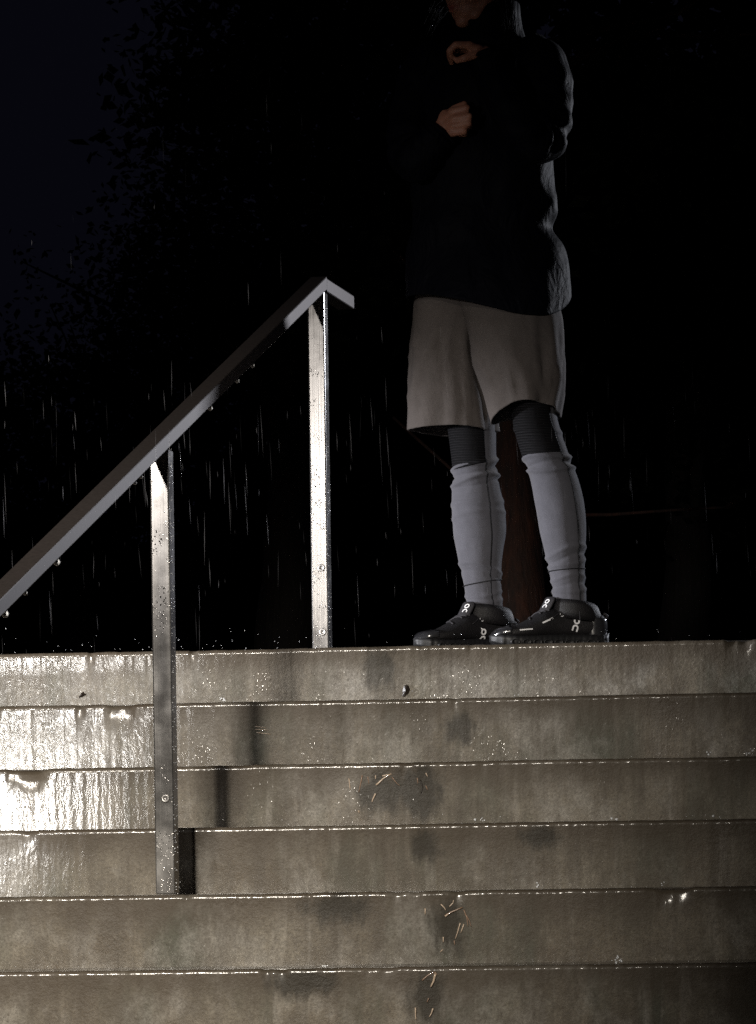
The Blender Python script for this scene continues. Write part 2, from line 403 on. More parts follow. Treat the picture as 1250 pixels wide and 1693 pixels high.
# ------------------------------------------------------------------ the person
FACE = Vector((-.86, -.51, 0)).normalized(); LEFT = Vector((-FACE.y, FACE.x, 0)) * 1.0   # left side of the body
LEFT = Vector((.51, -.86, 0)).normalized()
person = empty('person', (P(860, 1069, .18).x, .18, 0))
tag(person, 'person in black jacket, grey shorts and running tights on top step', 'person')
TH = np.linspace(0, 2*math.pi, 72, endpoint=False)
def loft_rows(tab, step=3.0):
    """tab rows: v, uL, uR, yc, half depth -> dense arrays from low v to high v"""
    t = np.array(tab, float); v = np.arange(t[0, 0], t[-1, 0] + .1, step)
    return v, cr(t[:, 0], t[:, 1:], v)
def loft(tab, disp=None, vz=None, step=3.0, th=TH, expo=1.0, off=0.0):
    v, d = loft_rows(tab, step); rows = []
    for i in range(len(v)):
        uL, uR, yc, hd = d[i]
        a = P(uL, v[i], yc); b = P(uR, v[i], yc); c = (a + b)/2; hw = (b - a).length/2
        row = []
        for t in th:
            cs, sn = math.cos(t), math.sin(t)
            if expo != 1.0:
                cs = math.copysign(abs(cs)**expo, cs); sn = math.copysign(abs(sn)**expo, sn)
            g = off + (disp(v[i], t) if disp else 0.0)
            dz = vz(v[i], t) if vz else 0.0
            row.append(c + RX*(cs*(hw + g)) + VW*(sn*(hd + g)) + ZU*dz)
        rows.append([tuple(q) for q in row])
    return np.array(rows)
def sol(o, th):
    m = o.modifiers.new('thickness', 'SOLIDIFY'); m.thickness = th; m.offset = -1

# --- tights
YA, YB = .245, .125
TA = [(560,722,806,YA,.072),(600,726,808,YA,.072),(660,735,817,YA,.072),(715,743,820,YA,.062),(740,746,820,YA,.060),(765,749,821,YA,.058),(785,749,823,YA,.058),
      (805,748,826,YA,.058),(830,747,832,YA,.060),(860,748,836,YA,.060),(885,750,836,YA,.059),(910,755,832,YA,.055),(940,761,829,YA,.046),(965,767,829,YA,.041),(985,770,829,YA,.038),(1000,773,831,YA,.036),(1014,775,831,YA,.034)]
TB = [(560,842,914,YB,.070),(600,842,914,YB,.070),(650,842,921,YB,.072),(690,848,921,YB,.063),(720,855,929,YB,.060),(745,863,938,YB,.058),(765,869,945,YB,.058),
      (790,876,955,YB,.058),(820,882,963,YB,.060),(850,888,968,YB,.060),(880,893,969,YB,.059),(910,900,968,YB,.055),(940,907,967,YB,.047),(965,912,967,YB,.041),(985,914,969,YB,.038),(1000,916,969,YB,.036),(1014,918,968,YB,.034)]
def ridge(x): return math.exp(-x*x)
def foldsA(v, t):
    lat = math.cos(t); d = 0.0
    for v0, sl, w, a in ((770, -9, 4.5, .0040), (783, -10, 4.0, -.0030), (793, -9, 4.5, .0042), (803, -6, 3.5, -.0018), (833, -3, 5, .0016), (850, -5, 5, .0014), (938, 8, 4, .0018), (950, 10, 4, -.0016), (985, -4, 4, .0018), (996, -5, 4, .0018)):
        d += 1.7 * a * ridge((v - v0 - sl*lat - 3*math.sin(2*t + v0)) / (w*.8))
    return d + .0010*fbm((math.cos(t)*2, math.sin(t)*2, v*.018), 1, 3)
def foldsB(v, t):
    lat = math.cos(t); d = 0.0
    for v0, sl, w, a in ((757, -2, 4.5, .0040), (768, -3, 4.0, -.0030), (778, -2, 4.5, .0036), (715, 4, 5, .0018), (912, -9, 4.5, .0020), (924, -8, 4.0, -.0018), (934, -6, 4.5, .0018), (956, -3, 4, .0016), (968, -2, 4, -.0012), (978, -2, 4, .0018)):
        d += 1.7 * a * ridge((v - v0 - sl*lat - 3*math.sin(2*t + v0)) / (w*.8))
    return d + .0010*fbm((math.cos(t)*2 + 9, math.sin(t)*2, v*.018), 1, 3)
def leg(T, folds, seam_t, cuff_v, cuff_sl, kn, pl):
    tg = obj('tights_leg', grid_mesh('tights_leg', loft(T, folds, step=2.2)), M['tights'], person)
    # ribbed panel over the knee
    v0, v1, a0, a1 = kn
    vs = [r for r in T]
    t = np.array(T, float); vv = np.arange(v0, v1, 2.2); d = cr(t[:, 0], t[:, 1:], vv); rows = []
    for i, v in enumerate(vv):
        uL, uR, yc, hd = d[i]; a = P(uL, v, yc); b = P(uR, v, yc); c = (a+b)/2; hw = (b-a).length/2
        row = []
        for q in np.linspace(a0, a1, 40):
            g = .0024 + folds(v, q)
            row.append(tuple(c + RX*(math.cos(q)*(hw+g)) + VW*(math.sin(q)*(hd+g)) + ZU*(.010*pl*math.cos(q)*((v-v0)/(v1-v0)))))
        rows.append(row)
    o = obj('knee_panel', grid_mesh('knee_panel', np.array(rows), closed=False), M['knee'], tg); sol(o, .0012)
    o['label'] = 'black ribbed mesh panel over the knee'
    # dark seam down the calf
    vv = np.arange(v1 - 6, 1008, 3.0); d = cr(t[:, 0], t[:, 1:], vv); pts = []
    for i, v in enumerate(vv):
        uL, uR, yc, hd = d[i]; a = P(uL, v, yc); b = P(uR, v, yc); c = (a+b)/2; hw = (b-a).length/2
        q = seam_t + .03*math.sin(v*.05); g = folds(v, q) + .0005
        pts.append(c + RX*(math.cos(q)*(hw+g)) + VW*(math.sin(q)*(hd+g)))
    obj('seam', tube(pts, .0017, 6, 'seam'), M['dark'], tg)
    d = cr(t[:, 0], t[:, 1:], np.array([cuff_v]))[0]; pts = []
    for q in np.linspace(0, 2*math.pi, 60, endpoint=False):
        v = cuff_v + cuff_sl*math.cos(q); uL, uR, yc, hd = d
        a = P(uL, v, yc); b = P(uR, v, yc); c = (a+b)/2; hw = (b-a).length/2; g = folds(v, q) + .0012
        pts.append(c + RX*(math.cos(q)*(hw+g)) + VW*(math.sin(q)*(hd+g)))
    obj('cuff_seam', tube(pts + pts[:1], .0013, 6, 'cuff_seam'), M['dark'], tg)
    return tg
leg(TA, foldsA, -1.12, 964, -5, (690, 772, -R(64), -R(215)), 1.0)
leg(TB, foldsB, -.92, 943, -2, (655, 754, -R(50), -R(215)), .5)

# --- shorts
def vzA(v, t):
    k = max(0, (v - 600)/110); return -.004*k*math.cos(t) + .003*k*math.sin(3*t)
def vzB(v, t):
    k = max(0, (v - 590)/95)
    return k*(.024*max(0, -math.sin(t)) - .022*max(0, -math.cos(t))**2 - .006*max(0, math.cos(t)))
def crease(v, t, sd):
    """cloth creases: narrow ridges of a stretched noise"""
    a = fbm((math.cos(t)*2.2 + sd, math.sin(t)*2.2, v*.0058 + .5*math.cos(t)), 1, 1)
    b = fbm((math.cos(t)*3.5 + sd + 7, math.sin(t)*3.5, v*.012 - .8*math.cos(t)), 1, 2)
    k = max(0, min(1, (v - 500)/80))
    return k*(.0075*(1 - min(1, abs(a)*2.6))**2 + .0012*(1 - min(1, abs(b)*3.0))**2) - .003
def rufA(v, t):
    k = max(0, (v - 520)/190)
    d = .004*k*math.sin(5*t + 1.0) + .0025*k*math.sin(9*t + v*.012)
    d += .006*k*ridge((t - 5.25 - (v-650)*.0012)/.16) - .008*k*ridge((t - 5.55 - (v-650)*.0016)/.14)
    return d + crease(v, t, 1.3)
def rufB(v, t):
    k = max(0, (v - 500)/190)
    d = .004*k*math.sin(4*t + .5) - .014*k*ridge((t - 5.18)/.20) + .010*k*ridge((t - 5.62)/.22)
    return d + crease(v, t, 5.1)
SA = [(430,690,880,.19,.105),(470,687,850,.20,.110),(500,684,815,.215,.112),(530,682,800,.225,.110),(570,680,796,.235,.108),(620,677,806,YA,.104),(660,675,813,YA,.104),(712,674,818,YA,.106)]
SB = [(430,700,912,.19,.098),(470,735,918,.175,.100),(500,756,923,.160,.104),(530,769,929,.145,.106),(570,779,931,.135,.105),(610,789,932,YB,.104),(650,802,930,YB,.104),(686,813,923,YB,.104)]
shorts = empty('shorts', person.location); shorts.parent = person; shorts.matrix_parent_inverse = person.matrix_world.inverted()
for T, rf, vz in ((SA, rufA, vzA), (SB, rufB, vzB)):
    sl = obj('shorts_leg', grid_mesh('shorts_leg', loft(T, rf, vz, 3.0, expo=.9)), M['shorts'], shorts); sol(sl, .0025)
    # stitched hem
    v1 = T[-1][0]; r = loft(T, rf, vz, 3.0, expo=.9)
    k = len(r) - 6
    obj('hem_stitching', tube([Vector(q) for q in r[k]] + [Vector(r[k][0])], .0009, 5, 'hem_stitching'), M['shorts'], sl)

# --- jacket
def jf(v, t):
    d = .010*fbm((math.cos(t)*1.5, math.sin(t)*1.5, v*.010), 1, 3)
    d += .007*math.sin(v*.052 + 2.2*math.cos(t) + 1.5*math.sin(2*t)) * (.5 + .5*math.sin(v*.013 + t))
    if v > 440: d += .006*math.sin(6*t + .7) * (v-440)/60
    return d
def jz(v, t):  # front hem hangs lower to stand in for shade on the shorts
    k = max(0, (v - 400)/90)**1.3
    c, s = math.cos(t), max(0, -math.sin(t))
    return k*(-.040*s*(1 + 1.15*c) - .010*max(0, c)*s)
JT = [(40,768,846,.185,.058),(58,752,862,.185,.066),(72,732,888,.185,.084),(92,712,912,.185,.100),(125,697,920,.185,.112),(180,690,915,.185,.122),(240,687,910,.185,.124),(300,684,916,.185,.124),
      (350,681,920,.185,.122),(384,678,908,.185,.120),(408,676,926,.185,.126),(440,674,934,.178,.142),(470,672,938,.172,.154),(494,672,939,.170,.162)]
jacket = obj('jacket', grid_mesh('jacket', loft(JT, jf, jz, 3.0)), M['jacket'], person); sol(jacket, .003)
jacket['label'] = 'black hip length rain jacket'
zp = loft(JT, jf, jz, 3.0, th=[R(-155)], off=.002)[:, 0]
obj('zip', tube([Vector(q) for q in zp[14:]], .0028, 6, 'zip'), M['jacket'], jacket)
def sleeve(path, name='sleeve', seed=0.0):
    """path rows: u, v, y, radius"""
    pts = np.array([[*P(u, v, y), r] for u, v, y, r in path]); s = np.linspace(0, len(pts)-1, 70)
    d = cr(np.arange(len(pts)), pts, s); rows = []
    ref = Vector((.1, -.95, .2)).normalized()
    for i in range(len(s)):
        a = Vector(d[max(i-1, 0)][:3]); b = Vector(d[min(i+1, len(s)-1)][:3]); t = (b-a).normalized()
        n1 = t.cross(ref).normalized(); n2 = t.cross(n1); c = Vector(d[i][:3]); row = []
        for q in np.linspace(0, 2*math.pi, 40, endpoint=False):
            e = math.exp(-((s[i] - (len(pts)-1)*.52)/.9)**2)
            g = d[i][3] + .006*fbm((math.cos(q)*1.3 + seed, math.sin(q)*1.3, s[i]*1.6), 1, 3) + (.0015 + .004*e)*math.sin(s[i]*9 + 2*math.cos(q) + seed)
            row.append(tuple(c + n1*(math.cos(q)*g) + n2*(math.sin(q)*g)))
        rows.append(row)
    o = obj(name, grid_mesh(name, np.array(rows), True, True, False), M['jacket'], jacket); sol(o, .002)
    # cuff band at the wrist
    c = Vector(d[-3][:3]); r0 = d[-3][3]; t = (Vector(d[-1][:3]) - Vector(d[-5][:3])).normalized(); n1 = t.cross(ref).normalized(); n2 = t.cross(n1)
    ring = [c + (n1*math.cos(q) + n2*math.sin(q))*(r0 + .003) for q in np.linspace(0, 2*math.pi, 28)]
    obj('cuff', tube(ring, .004, 6, 'cuff'), M['jacket'], o)
    return o
# left arm: shoulder, elbow towards the camera side, forearm folded up to the collar
sleeve([(872,92,.18,.062),(897,112,.15,.062),(909,160,.11,.058),(906,205,.06,.054),(892,238,.02,.054),(860,212,-.01,.050),(832,160,.01,.048),(806,108,.03,.040),(798,92,.035,.036)], seed=2.0)
# right arm: across the chest
sleeve([(738,96,.20,.060),(706,120,.20,.062),(686,180,.17,.058),(678,240,.11,.056),(690,262,.06,.056),(708,244,.035,.050),(722,226,.03,.044),(729,217,.03,.040)], seed=7.0)
# stand-up collar, open at the front left
rows = []
for k, (v, r) in enumerate(((84, .100), (66, .090), (48, .086), (30, .086), (12, .088))):
    row = []
    for q in np.linspace(R(-124), R(150), 44):
        c = P(812 - .16*(84-v), v, .165); dip = .010*max(0, math.cos(q - R(205)))**2 * (k/4)
        row.append(tuple(c + RX*(math.cos(q)*r*1.0) + VW*(math.sin(q)*r*.95) - ZU*(dip + .006*math.sin(3*q)*(k/4))))
    rows.append(row)
col = obj('collar', grid_mesh('collar', np.array(rows), closed=False), M['jacket'], jacket); sol(col, .006)

# --- body: one continuous surface under the clothes
parts = []
def cap(a, b, ra, rb, n=12):
    a = Vector(a); b = Vector(b); d = (b - a); L = d.length
    if L < 1e-6: d = Vector((0, 0, 1))
    d = d.normalized(); pts = []; rad = []
    for t in np.linspace(-math.pi/2, 0, 6)[1:]: pts.append(a + d*(math.sin(t)*ra)); rad.append(max(.0008, ra*math.cos(t)))
    for t in np.linspace(0, math.pi/2, 6)[:-1]: pts.append(b + d*(math.sin(t)*rb)); rad.append(max(.0008, rb*math.cos(t)))
    parts.append(tube(pts, rad, n, 'p'))
def ell(c, ax, rad, n=20):
    bm = bmesh.new(); bmesh.ops.create_uvsphere(bm, u_segments=n, v_segments=n*2//3, radius=1)
    for w in bm.verts:
        p = w.co.copy(); w.co = Vector(c) + ax[0]*(p.x*rad[0]) + ax[1]*(p.y*rad[1]) + ax[2]*(p.z*rad[2])
    parts.append(from_bm('p', bm))
hf = (Vector((-.80, -.60, 0)).normalized() * .975 - ZU*.22).normalized()      # gaze: left, slightly down
hs = Vector((.60, -.80, 0)).normalized(); hu = hs.cross(hf).normalized()
if hu.z < 0: hu = -hu
HX = (hf, hs, hu)
chin = P(757, 47, .10)
hc = chin - hf*.083 + hu*.122
def hp(a, b, c): return hc + hf*a + hs*b + hu*c
ell(hp(-.012, 0, .022), HX, (.098, .077, .100), 28)
ell(hp(.030, 0, -.035), HX, (.062, .062, .070), 24)
ell(hp(.034, 0, -.080), HX, (.050, .050, .042), 24)
ell(hp(.064, 0, -.107), HX, (.019, .021, .016))
cap(hp(.085, 0, .018), hp(.108, 0, -.026), .009, .0125); ell(hp(.097, .011, -.031), HX, (.010, .008, .007)); ell(hp(.097, -.011, -.031), HX, (.010, .008, .007))
ell(hp(.083, 0, -.064), HX, (.011, .023, .0065)); ell(hp(.083, 0, -.077), HX, (.0115, .020, .0068))
for s in (-1, 1):
    ell(hp(.078, s*.031, .018), HX, (.012, .017, .011)); ell(hp(.083, s*.033, .038), HX, (.010, .022, .007))
    ell(hp(.058, s*.040, -.022), HX, (.026, .024, .022)); ell(hp(-.008, s*.079, -.006), HX, (.018, .008, .031))
    cap(hp(-.005, s*.055, -.045), hp(.045, s*.032, -.098), .020, .016)
nb = P(808, 88, .19)
cap(hp(-.022, 0, -.06), nb, .054, .058)
ch = P(806, 170, .19); wa = P(805, 330, .19); pe = P(805, 440, .19)
BX = (RX, VW, ZU)
ell(ch, BX, (.130, .090, .17)); ell(wa, BX, (.120, .085, .16)); ell(pe, BX, (.125, .092, .13)); cap(nb, ch, .060, .09)
def limb(pts):
    q = [(P(u, v, y), r) for u, v, y, r in pts]
    for (a, ra), (b, rb) in zip(q, q[1:]): cap(a, b, ra, rb, 16)
limb([(770,450,.21,.075),(772,600,YA,.060),(782,735,YA,.045),(791,850,YA,.048),(797,935,YA,.036),(801,1000,YA,.030),(800,1035,YA,.032)])
limb([(850,450,.15,.075),(880,600,YB,.060),(890,720,YB,.042),(928,850,YB,.046),(936,935,YB,.036),(941,1000,YB,.030),(942,1035,YB,.032)])
limb([(868,102,.18,.044),(896,116,.15,.042),(908,162,.11,.038),(904,205,.06,.036),(890,232,.02,.036),(830,155,.01,.032),(800,92,.035,.025)])
limb([(745,106,.20,.046),(706,124,.20,.044),(688,180,.17,.040),(680,238,.11,.038),(692,256,.06,.038),(729,217,.03,.026)])
FA = Vector((-.80, -.60, 0)).normalized(); FB = Vector((-.93, -.37, 0)).normalized()
footA = P(806, 1069, YA); footA.z = 0; footB = P(946, 1069, YB); footB.z = 0
for f0, fd in ((footA, FA), (footB, FB)):
    cap(f0 - fd*.03 + ZU*.050, f0 + fd*.10 + ZU*.036, .026, .022, 14)
# right hand: back towards the camera, fist closed on the jacket front
def H(u, v, y): return P(u, v, y)
wr = H(727, 216, .030)
kn = [H(749, 184, .006), H(752, 196, .000), H(751, 208, .001), H(746, 220, .006)]
pj = [H(772, 178, .000), H(776, 192, -.006), H(775, 204, -.004), H(768, 217, .002)]
for k in range(4):
    cap(wr.lerp(H(732 + 2*k, 202 + 8*k, .024), .8), kn[k], .0140, .0108, 14)
    cap(kn[k], pj[k], .0100, .0088, 14)
    e = pj[k] + RX*.002 + VW*.026 - ZU*.002; cap(pj[k], e, .0088, .0080, 12)
    cap(e, e - RX*.020 + VW*.004, .0080, .0072, 12)
ell(H(737, 206, .022), (RX, VW, ZU), (.022, .014, .038))
ell(H(731, 216, .028), (RX, VW, ZU), (.020, .016, .030))
cap(H(733, 196, .030), H(752, 180, .030), .0125, .0105); cap(H(752, 180, .030), H(768, 172, .022), .0105, .0085)
# left hand: gripping the collar, back of the hand up, fingers curling down
wl_ = H(800, 90, .035)
for k in range(4):
    dy = -.022 + .017*k; dv = 3.5*(1.5-k)*-1
    a = H(776, 78 + dv*.6, .020 + dy); b = H(753, 76 + dv*.7 + abs(k-1)*1.5, .010 + dy); c = H(743, 88 + dv*.8, .012 + dy); d = H(747, 99 + dv, .024 + dy)
    cap(wl_.lerp(a, .25), a, .0135, .0112, 14); cap(a, b, .0102, .0090, 14); cap(b, c, .0088, .0080, 12); cap(c, d, .0080, .0070, 12)
ell(H(786, 82, .028), (RX, VW, ZU), (.024, .034, .013))
cap(H(786, 90, .004), H(768, 96, -.006), .0115, .0100); cap(H(768, 96, -.006), H(756, 100, .004), .0100, .0080)
raw = join('body', parts)
tmp = bpy.data.objects.new('tmp_body', raw); C.objects.link(tmp)
m = tmp.modifiers.new('r', 'REMESH'); m.mode = 'VOXEL'; m.voxel_size = .0042; m.use_smooth_shade = True
m = tmp.modifiers.new('s', 'SMOOTH'); m.factor = .5; m.iterations = 2
dg = bpy.context.evaluated_depsgraph_get()
bme = bpy.data.meshes.new_from_object(tmp.evaluated_get(dg))
bpy.data.objects.remove(tmp); bpy.data.meshes.remove(raw)
bme.name = 'body'; bme.materials.clear()
body = obj('body', bme, M['skin'], person)
co = np.empty(len(bme.vertices)*3); bme.vertices.foreach_get('co', co); co = co.reshape(-1, 3)
rel = co - np.array(hp(.090, 0, -.0705)); a = rel @ np.array(hf); b = rel @ np.array(hs); c = rel @ np.array(hu)
lip = np.clip(1.4 - np.sqrt((b/.027)**2 + (c/.0135)**2 + (a/.025)**2)*1.25, 0, 1)
mouth = np.exp(-(c/.0020)**2) * (np.abs(b) < .024) * (np.abs(a) < .02)
at = bme.attributes.new('tint', 'FLOAT', 'POINT'); at.data.foreach_set('value', np.clip(lip*.75 + mouth*.25, 0, 1).astype(np.float32))

# --- hair: cap and long wet strands on both sides of the face
bm = bmesh.new(); bmesh.ops.create_uvsphere(bm, u_segments=36, v_segments=24, radius=1)
for w in list(bm.verts):
    p = w.co.copy(); g = 1 + .03*fbm(p*3)
    w.co = hp(-.018, 0, .030) + hf*(p.x*.104*g) + hs*(p.y*.086*g) + hu*(p.z*.106*g)
dele = [w for w in bm.verts if (w.co - hc).dot(hf) > .052 and (w.co - hc).dot(hu) < .075]
dele += [w for w in bm.verts if (w.co - hc).dot(hu) < -.062 and w not in dele]
bmesh.ops.delete(bm, geom=list(set(dele)), context='VERTS')
hair = obj('hair', from_bm('hair', bm), M['hair'], person); sol(hair, .006)
st = []
for k in range(90):
    sgn = 1 if k < 72 else -1
    a0 = random.uniform(-.06, .035); top = hp(a0, sgn*(.080 + random.uniform(-.004, .006)), random.uniform(-.01, .04))
    u1 = random.uniform(826, 850) if sgn > 0 else random.uniform(700, 722); v1 = random.uniform(20, 62)
    end = P(u1, v1, random.uniform(.08, .14) if sgn > 0 else random.uniform(.16, .24))
    mid = top.lerp(end, .5) + Vector((random.uniform(-.01, .01), random.uniform(-.01, .01), 0)) + hs*sgn*.008
    q = np.linspace(0, 1, 9)
    st.append(tube([top*(1-x)**2 + mid*2*x*(1-x) + end*x*x for x in q], [.0016*(1 - .7*x) + .0003 for x in q], 4, 's'))
o = obj('hair_strands', join('hair_strands', st), M['hair'], hair); o['kind'] = 'stuff'

# --- shoes
def shoe(name, base, fd, label, tongue_marks):
    sh = empty(name, base); sh.parent = person; sh.matrix_parent_inverse = person.matrix_world.inverted()
    sh['label'] = label
    sd_ = Vector((-fd.y, fd.x, 0)) ;  sd_ = sd_ if sd_.y < 0 else -sd_      # camera side
    L = .295; heel = base - fd*.088
    S = np.array([0, .03, .09, .18, .28, .36, .44, .54, .66, .78, .88, .95, 1.0])
    HW = np.array([.010, .022, .031, .034, .034, .035, .037, .041, .045, .046, .040, .028, .006])
    TP = np.array([.070, .079, .084, .083, .086, .090, .094, .092, .072, .056, .049, .042, .026])
    BT = np.array([.030, .026, .024, .024, .024, .024, .024, .023, .021, .020, .021, .023, .024])
    q = np.concatenate([np.linspace(0, .1, 9)[:-1], np.linspace(.1, .88, 44)[:-1], np.linspace(.88, 1, 14)])
    hw, tp, bt = cr(S, HW, q), cr(S, TP, q), cr(S, BT, q); rows = []
    for i, s in enumerate(q):
        c = heel + fd*(s*L); row = []
        for t in np.linspace(0, 2*math.pi, 40, endpoint=False):
            cs, sn = math.cos(t), math.sin(t)
            x = math.copysign(abs(cs)**.75, cs)*hw[i]*(1 - .28*max(0, sn)**2 * (1 if s < .55 else .5))
            z = (tp[i]+bt[i])/2 + math.copysign(abs(sn)**.8, sn)*(tp[i]-bt[i])/2
            g = .0012*fbm((s*14, cs*2, sn*2), 1, 3) + .0016*math.exp(-((s-.60)/.05)**2)*math.sin(s*170)*max(0, sn)
            row.append(tuple(c + sd_*x*(1+g*8) + ZU*(z + g)))
        rows.append(row)
    up = obj('upper', grid_mesh('upper', np.array(rows), True, True, True), M['upper'], sh)
    bv = BVHTree.FromPolygons([v.co for v in up.data.vertices], [p.vertices for p in up.data.polygons])
    def surf(s, h, side=1, off=.0012):
        """point on the upper at a share of the length and a height"""
        o_ = heel + fd*(s*L) + sd_*(side*.2) + ZU*h
        loc, nor, _, _ = bv.ray_cast(o_, -sd_*side)
        if loc is None: loc = heel + fd*(s*L) + sd_*(side*.03) + ZU*h; nor = sd_*side
        return loc + nor*off, nor
    # sole with a row of hollow pods
    rows = []
    for i, s in enumerate(q):
        c = heel + fd*(s*L*1.02 - .003); row = []
        toe = max(0, (s-.8)/.2)**2*.014; hl = max(0, (.12-s)/.12)**2*.008
        b0 = .0006 + toe + hl; t0 = bt[i] + .006; w = hw[i] + .004
        for x, z in ((-w*.92, b0), (-w*.98, b0+.003), (-w, (b0+t0)/2 + .002), (-w*.97, t0), (w*.97, t0), (w, (b0+t0)/2 + .002), (w*.98, b0+.003), (w*.92, b0)):
            pod = .0030*math.cos(s*2*math.pi*10) if z < t0*.9 else 0
            row.append(tuple(c + sd_*(x - math.copysign(pod, x)) + ZU*z))
        rows.append(row)
    so = obj('sole', grid_mesh('sole', np.array(rows), True, True, True), M['sole'], sh)
    for k in range(9):     # the pods of the sole, seen from the side
        s = .08 + .095*k; w = float(cr(S, HW, np.array([s]))[0]) + .0045
        for side in (1, -1):
            c = heel + fd*(s*L) + sd_*(side*w) + ZU*(.011 + max(0, (s-.8)/.2)**2*.010)
            rr = [[tuple(c + fd*(math.cos(t)*a) + ZU*(math.sin(t)*a*.62) + sd_*side*d) for t in np.linspace(0, 2*math.pi, 14, endpoint=False)] for a, d in ((.0125, -.004), (.0118, .0016), (.0092, .0022), (.0080, -.002), (.004, -.003))]
            obj('sole_pod', grid_mesh('sole_pod', np.array(rr), True, False, True), M['sole'], so)
    # collar opening lining and heel counter
    cr_ = []
    for k, (sc_, zz) in enumerate(((1.0, .066), (1.05, .084), (1.02, .102), (.94, .114))):
        row = []
        for t in np.linspace(0, 2*math.pi, 30, endpoint=False):
            a = heel + fd*(L*.262); lean = .006*math.cos(t)
            row.append(tuple(a + fd*(math.cos(t)*.060*sc_) + sd_*(math.sin(t)*.044*sc_) + ZU*(zz + lean*1.0 - .012*math.exp(-((t-math.pi)/.9)**2)*(k > 1))))
        cr_.append(row)
    lin = obj('ankle_collar', grid_mesh('ankle_collar', np.array(cr_)), M['upper'], sh); sol(lin, .004)
    hr = []
    for h in np.linspace(.026, .072, 9):
        row = []
        for t in np.linspace(R(62), R(298), 22):
            ww = .0347 - .0045*max(0, (abs(t - math.pi) - 1.55)/.51); c = heel + fd*.036
            bulge = .037 - .006*((h-.05)/.03)**2
            row.append(tuple(c + fd*(math.cos(t)*bulge) + sd_*(math.sin(t)*ww) + ZU*h))
        hr.append(row)
    hcn = obj('heel_counter', grid_mesh('heel_counter', np.array(hr), closed=False), M['gloss'], sh); sol(hcn, -.0015)
    # toe cap
    tr = []
    for s in np.linspace(.86, .995, 10):
        w_ = float(cr(S, HW, np.array([s]))[0]); t_ = float(cr(S, TP, np.array([s]))[0]); b_ = .024
        row = []
        for t in np.linspace(R(-14), R(194), 24):
            cs, sn = math.cos(t), math.sin(t)
            row.append(tuple(heel + fd*(s*L + .0015) + sd_*(math.copysign(abs(cs)**.75, cs)*(w_+.0016)) + ZU*((t_+b_)/2 + math.copysign(abs(sn)**.8, sn)*((t_-b_)/2 + .0016))))
        tr.append(row)
    tc_ = obj('toe_cap', grid_mesh('toe_cap', np.array(tr), closed=False), M['gloss'], sh); sol(tc_, -.0012)
    # tongue standing up against the shin
    tg = []
    for k, (s, z, w, d) in enumerate(((.60, .070, .018, .008), (.565, .086, .022, .008), (.535, .100, .024, .008), (.512, .113, .024, .0075), (.503, .121, .021, .006), (.500, .124, .014, .003))):
        row = []
        for t in np.linspace(0, 2*math.pi, 24, endpoint=False):
            cs, sn = math.cos(t), math.sin(t)
            row.append(tuple(heel + fd*(s*L + cs*d - .011*abs(sn)**2) + sd_*(sn*w) + ZU*z))
        tg.append(row)
    tg_o = obj('tongue', grid_mesh('tongue', np.array(tg), True, True, True), M['tongue'], sh)
    tb = BVHTree.FromPolygons([v.co for v in tg_o.data.vertices], [p.vertices for p in tg_o.data.polygons])
    # laces across the instep
    for k in range(4):
        s = .50 + .055*k; pts = []
        for x in np.linspace(-.024, .024, 9):
            o_ = heel + fd*(s*L + .006*math.sin(k*2 + x*60)) + sd_*x + ZU*.3
            loc, nor, _, _ = bv.ray_cast(o_, -ZU)
            if loc: pts.append(loc + nor*.0018)
        if len(pts) > 3: obj('lace', tube(pts, .0022, 6, 'lace'), M['tongue'], sh)
    # piping along the collar edge
    pts = [surf(s, float(h), 1, .0010)[0] for s, h in zip(np.linspace(.53, .02, 26), cr([0, .25, .5, .75, 1.0], [.066, .086, .082, .070, .062], np.linspace(0, 1, 26)))]
    obj('piping', tube(pts, .0014, 6, 'piping'), M['tongue'], sh)
    # white prints: flat strips that follow the upper
    def strip(pl, width, parent, fn, name='white_stripe'):
        v, f = [], []
        for i, (a, b) in enumerate(pl):
            p, n_ = fn(a, b)
            p2_, _ = fn(*pl[min(i+1, len(pl)-1)]); p0_, _ = fn(*pl[max(i-1, 0)])
            d = (p2_ - p0_).normalized(); w = n_.cross(d).normalized()*width/2
            v += [p - w, p + w]
            if i: f.append((2*i-2, 2*i-1, 2*i+1, 2*i))
        o = obj(name, pydata(name, v, f), M['white'], parent, False); sol(o, .0004); return o
    def mark(cs_, ch_, size, rot, parent, fn):
        """the two joined letters of the side mark: a ring with a tick, and an arch"""
        def tr(x, y):
            c, s = math.cos(rot), math.sin(rot)
            return cs_ - (x*c - y*s)*size/L, ch_ + (x*s + y*c)*size
        ring_ = [tr(.30*math.cos(t), .42 + .30*math.sin(t)) for t in np.linspace(0, 2*math.pi, 25)]
        strip(ring_, size*.20, parent, fn, 'printed_mark')
        strip([tr(*p) for p in ((-.16, .74), (-.30, .82), (-.42, .84))], size*.17, parent, fn, 'printed_mark')
        arch = [(-.30, -.84), (-.30, -.50)] + [(-.30*math.cos(t) if False else .30*math.cos(t), -.42 + .28*math.sin(t)) for t in np.linspace(math.pi, 0, 13)] + [(.30, -.50), (.30, -.84)]
        strip([tr(*p) for p in arch], size*.20, parent, fn, 'printed_mark')
    side = lambda a, b: surf(a, b, 1, .0010)
    return sh, side, strip, mark, surf, tb, tg_o, heel, L, sd_
shA = shoe('running_shoe', footA, FA, 'black running shoe pointing further towards the camera', 0)
shB = shoe('running_shoe', footB, FB, 'black running shoe with white stripe at the instep', 0)
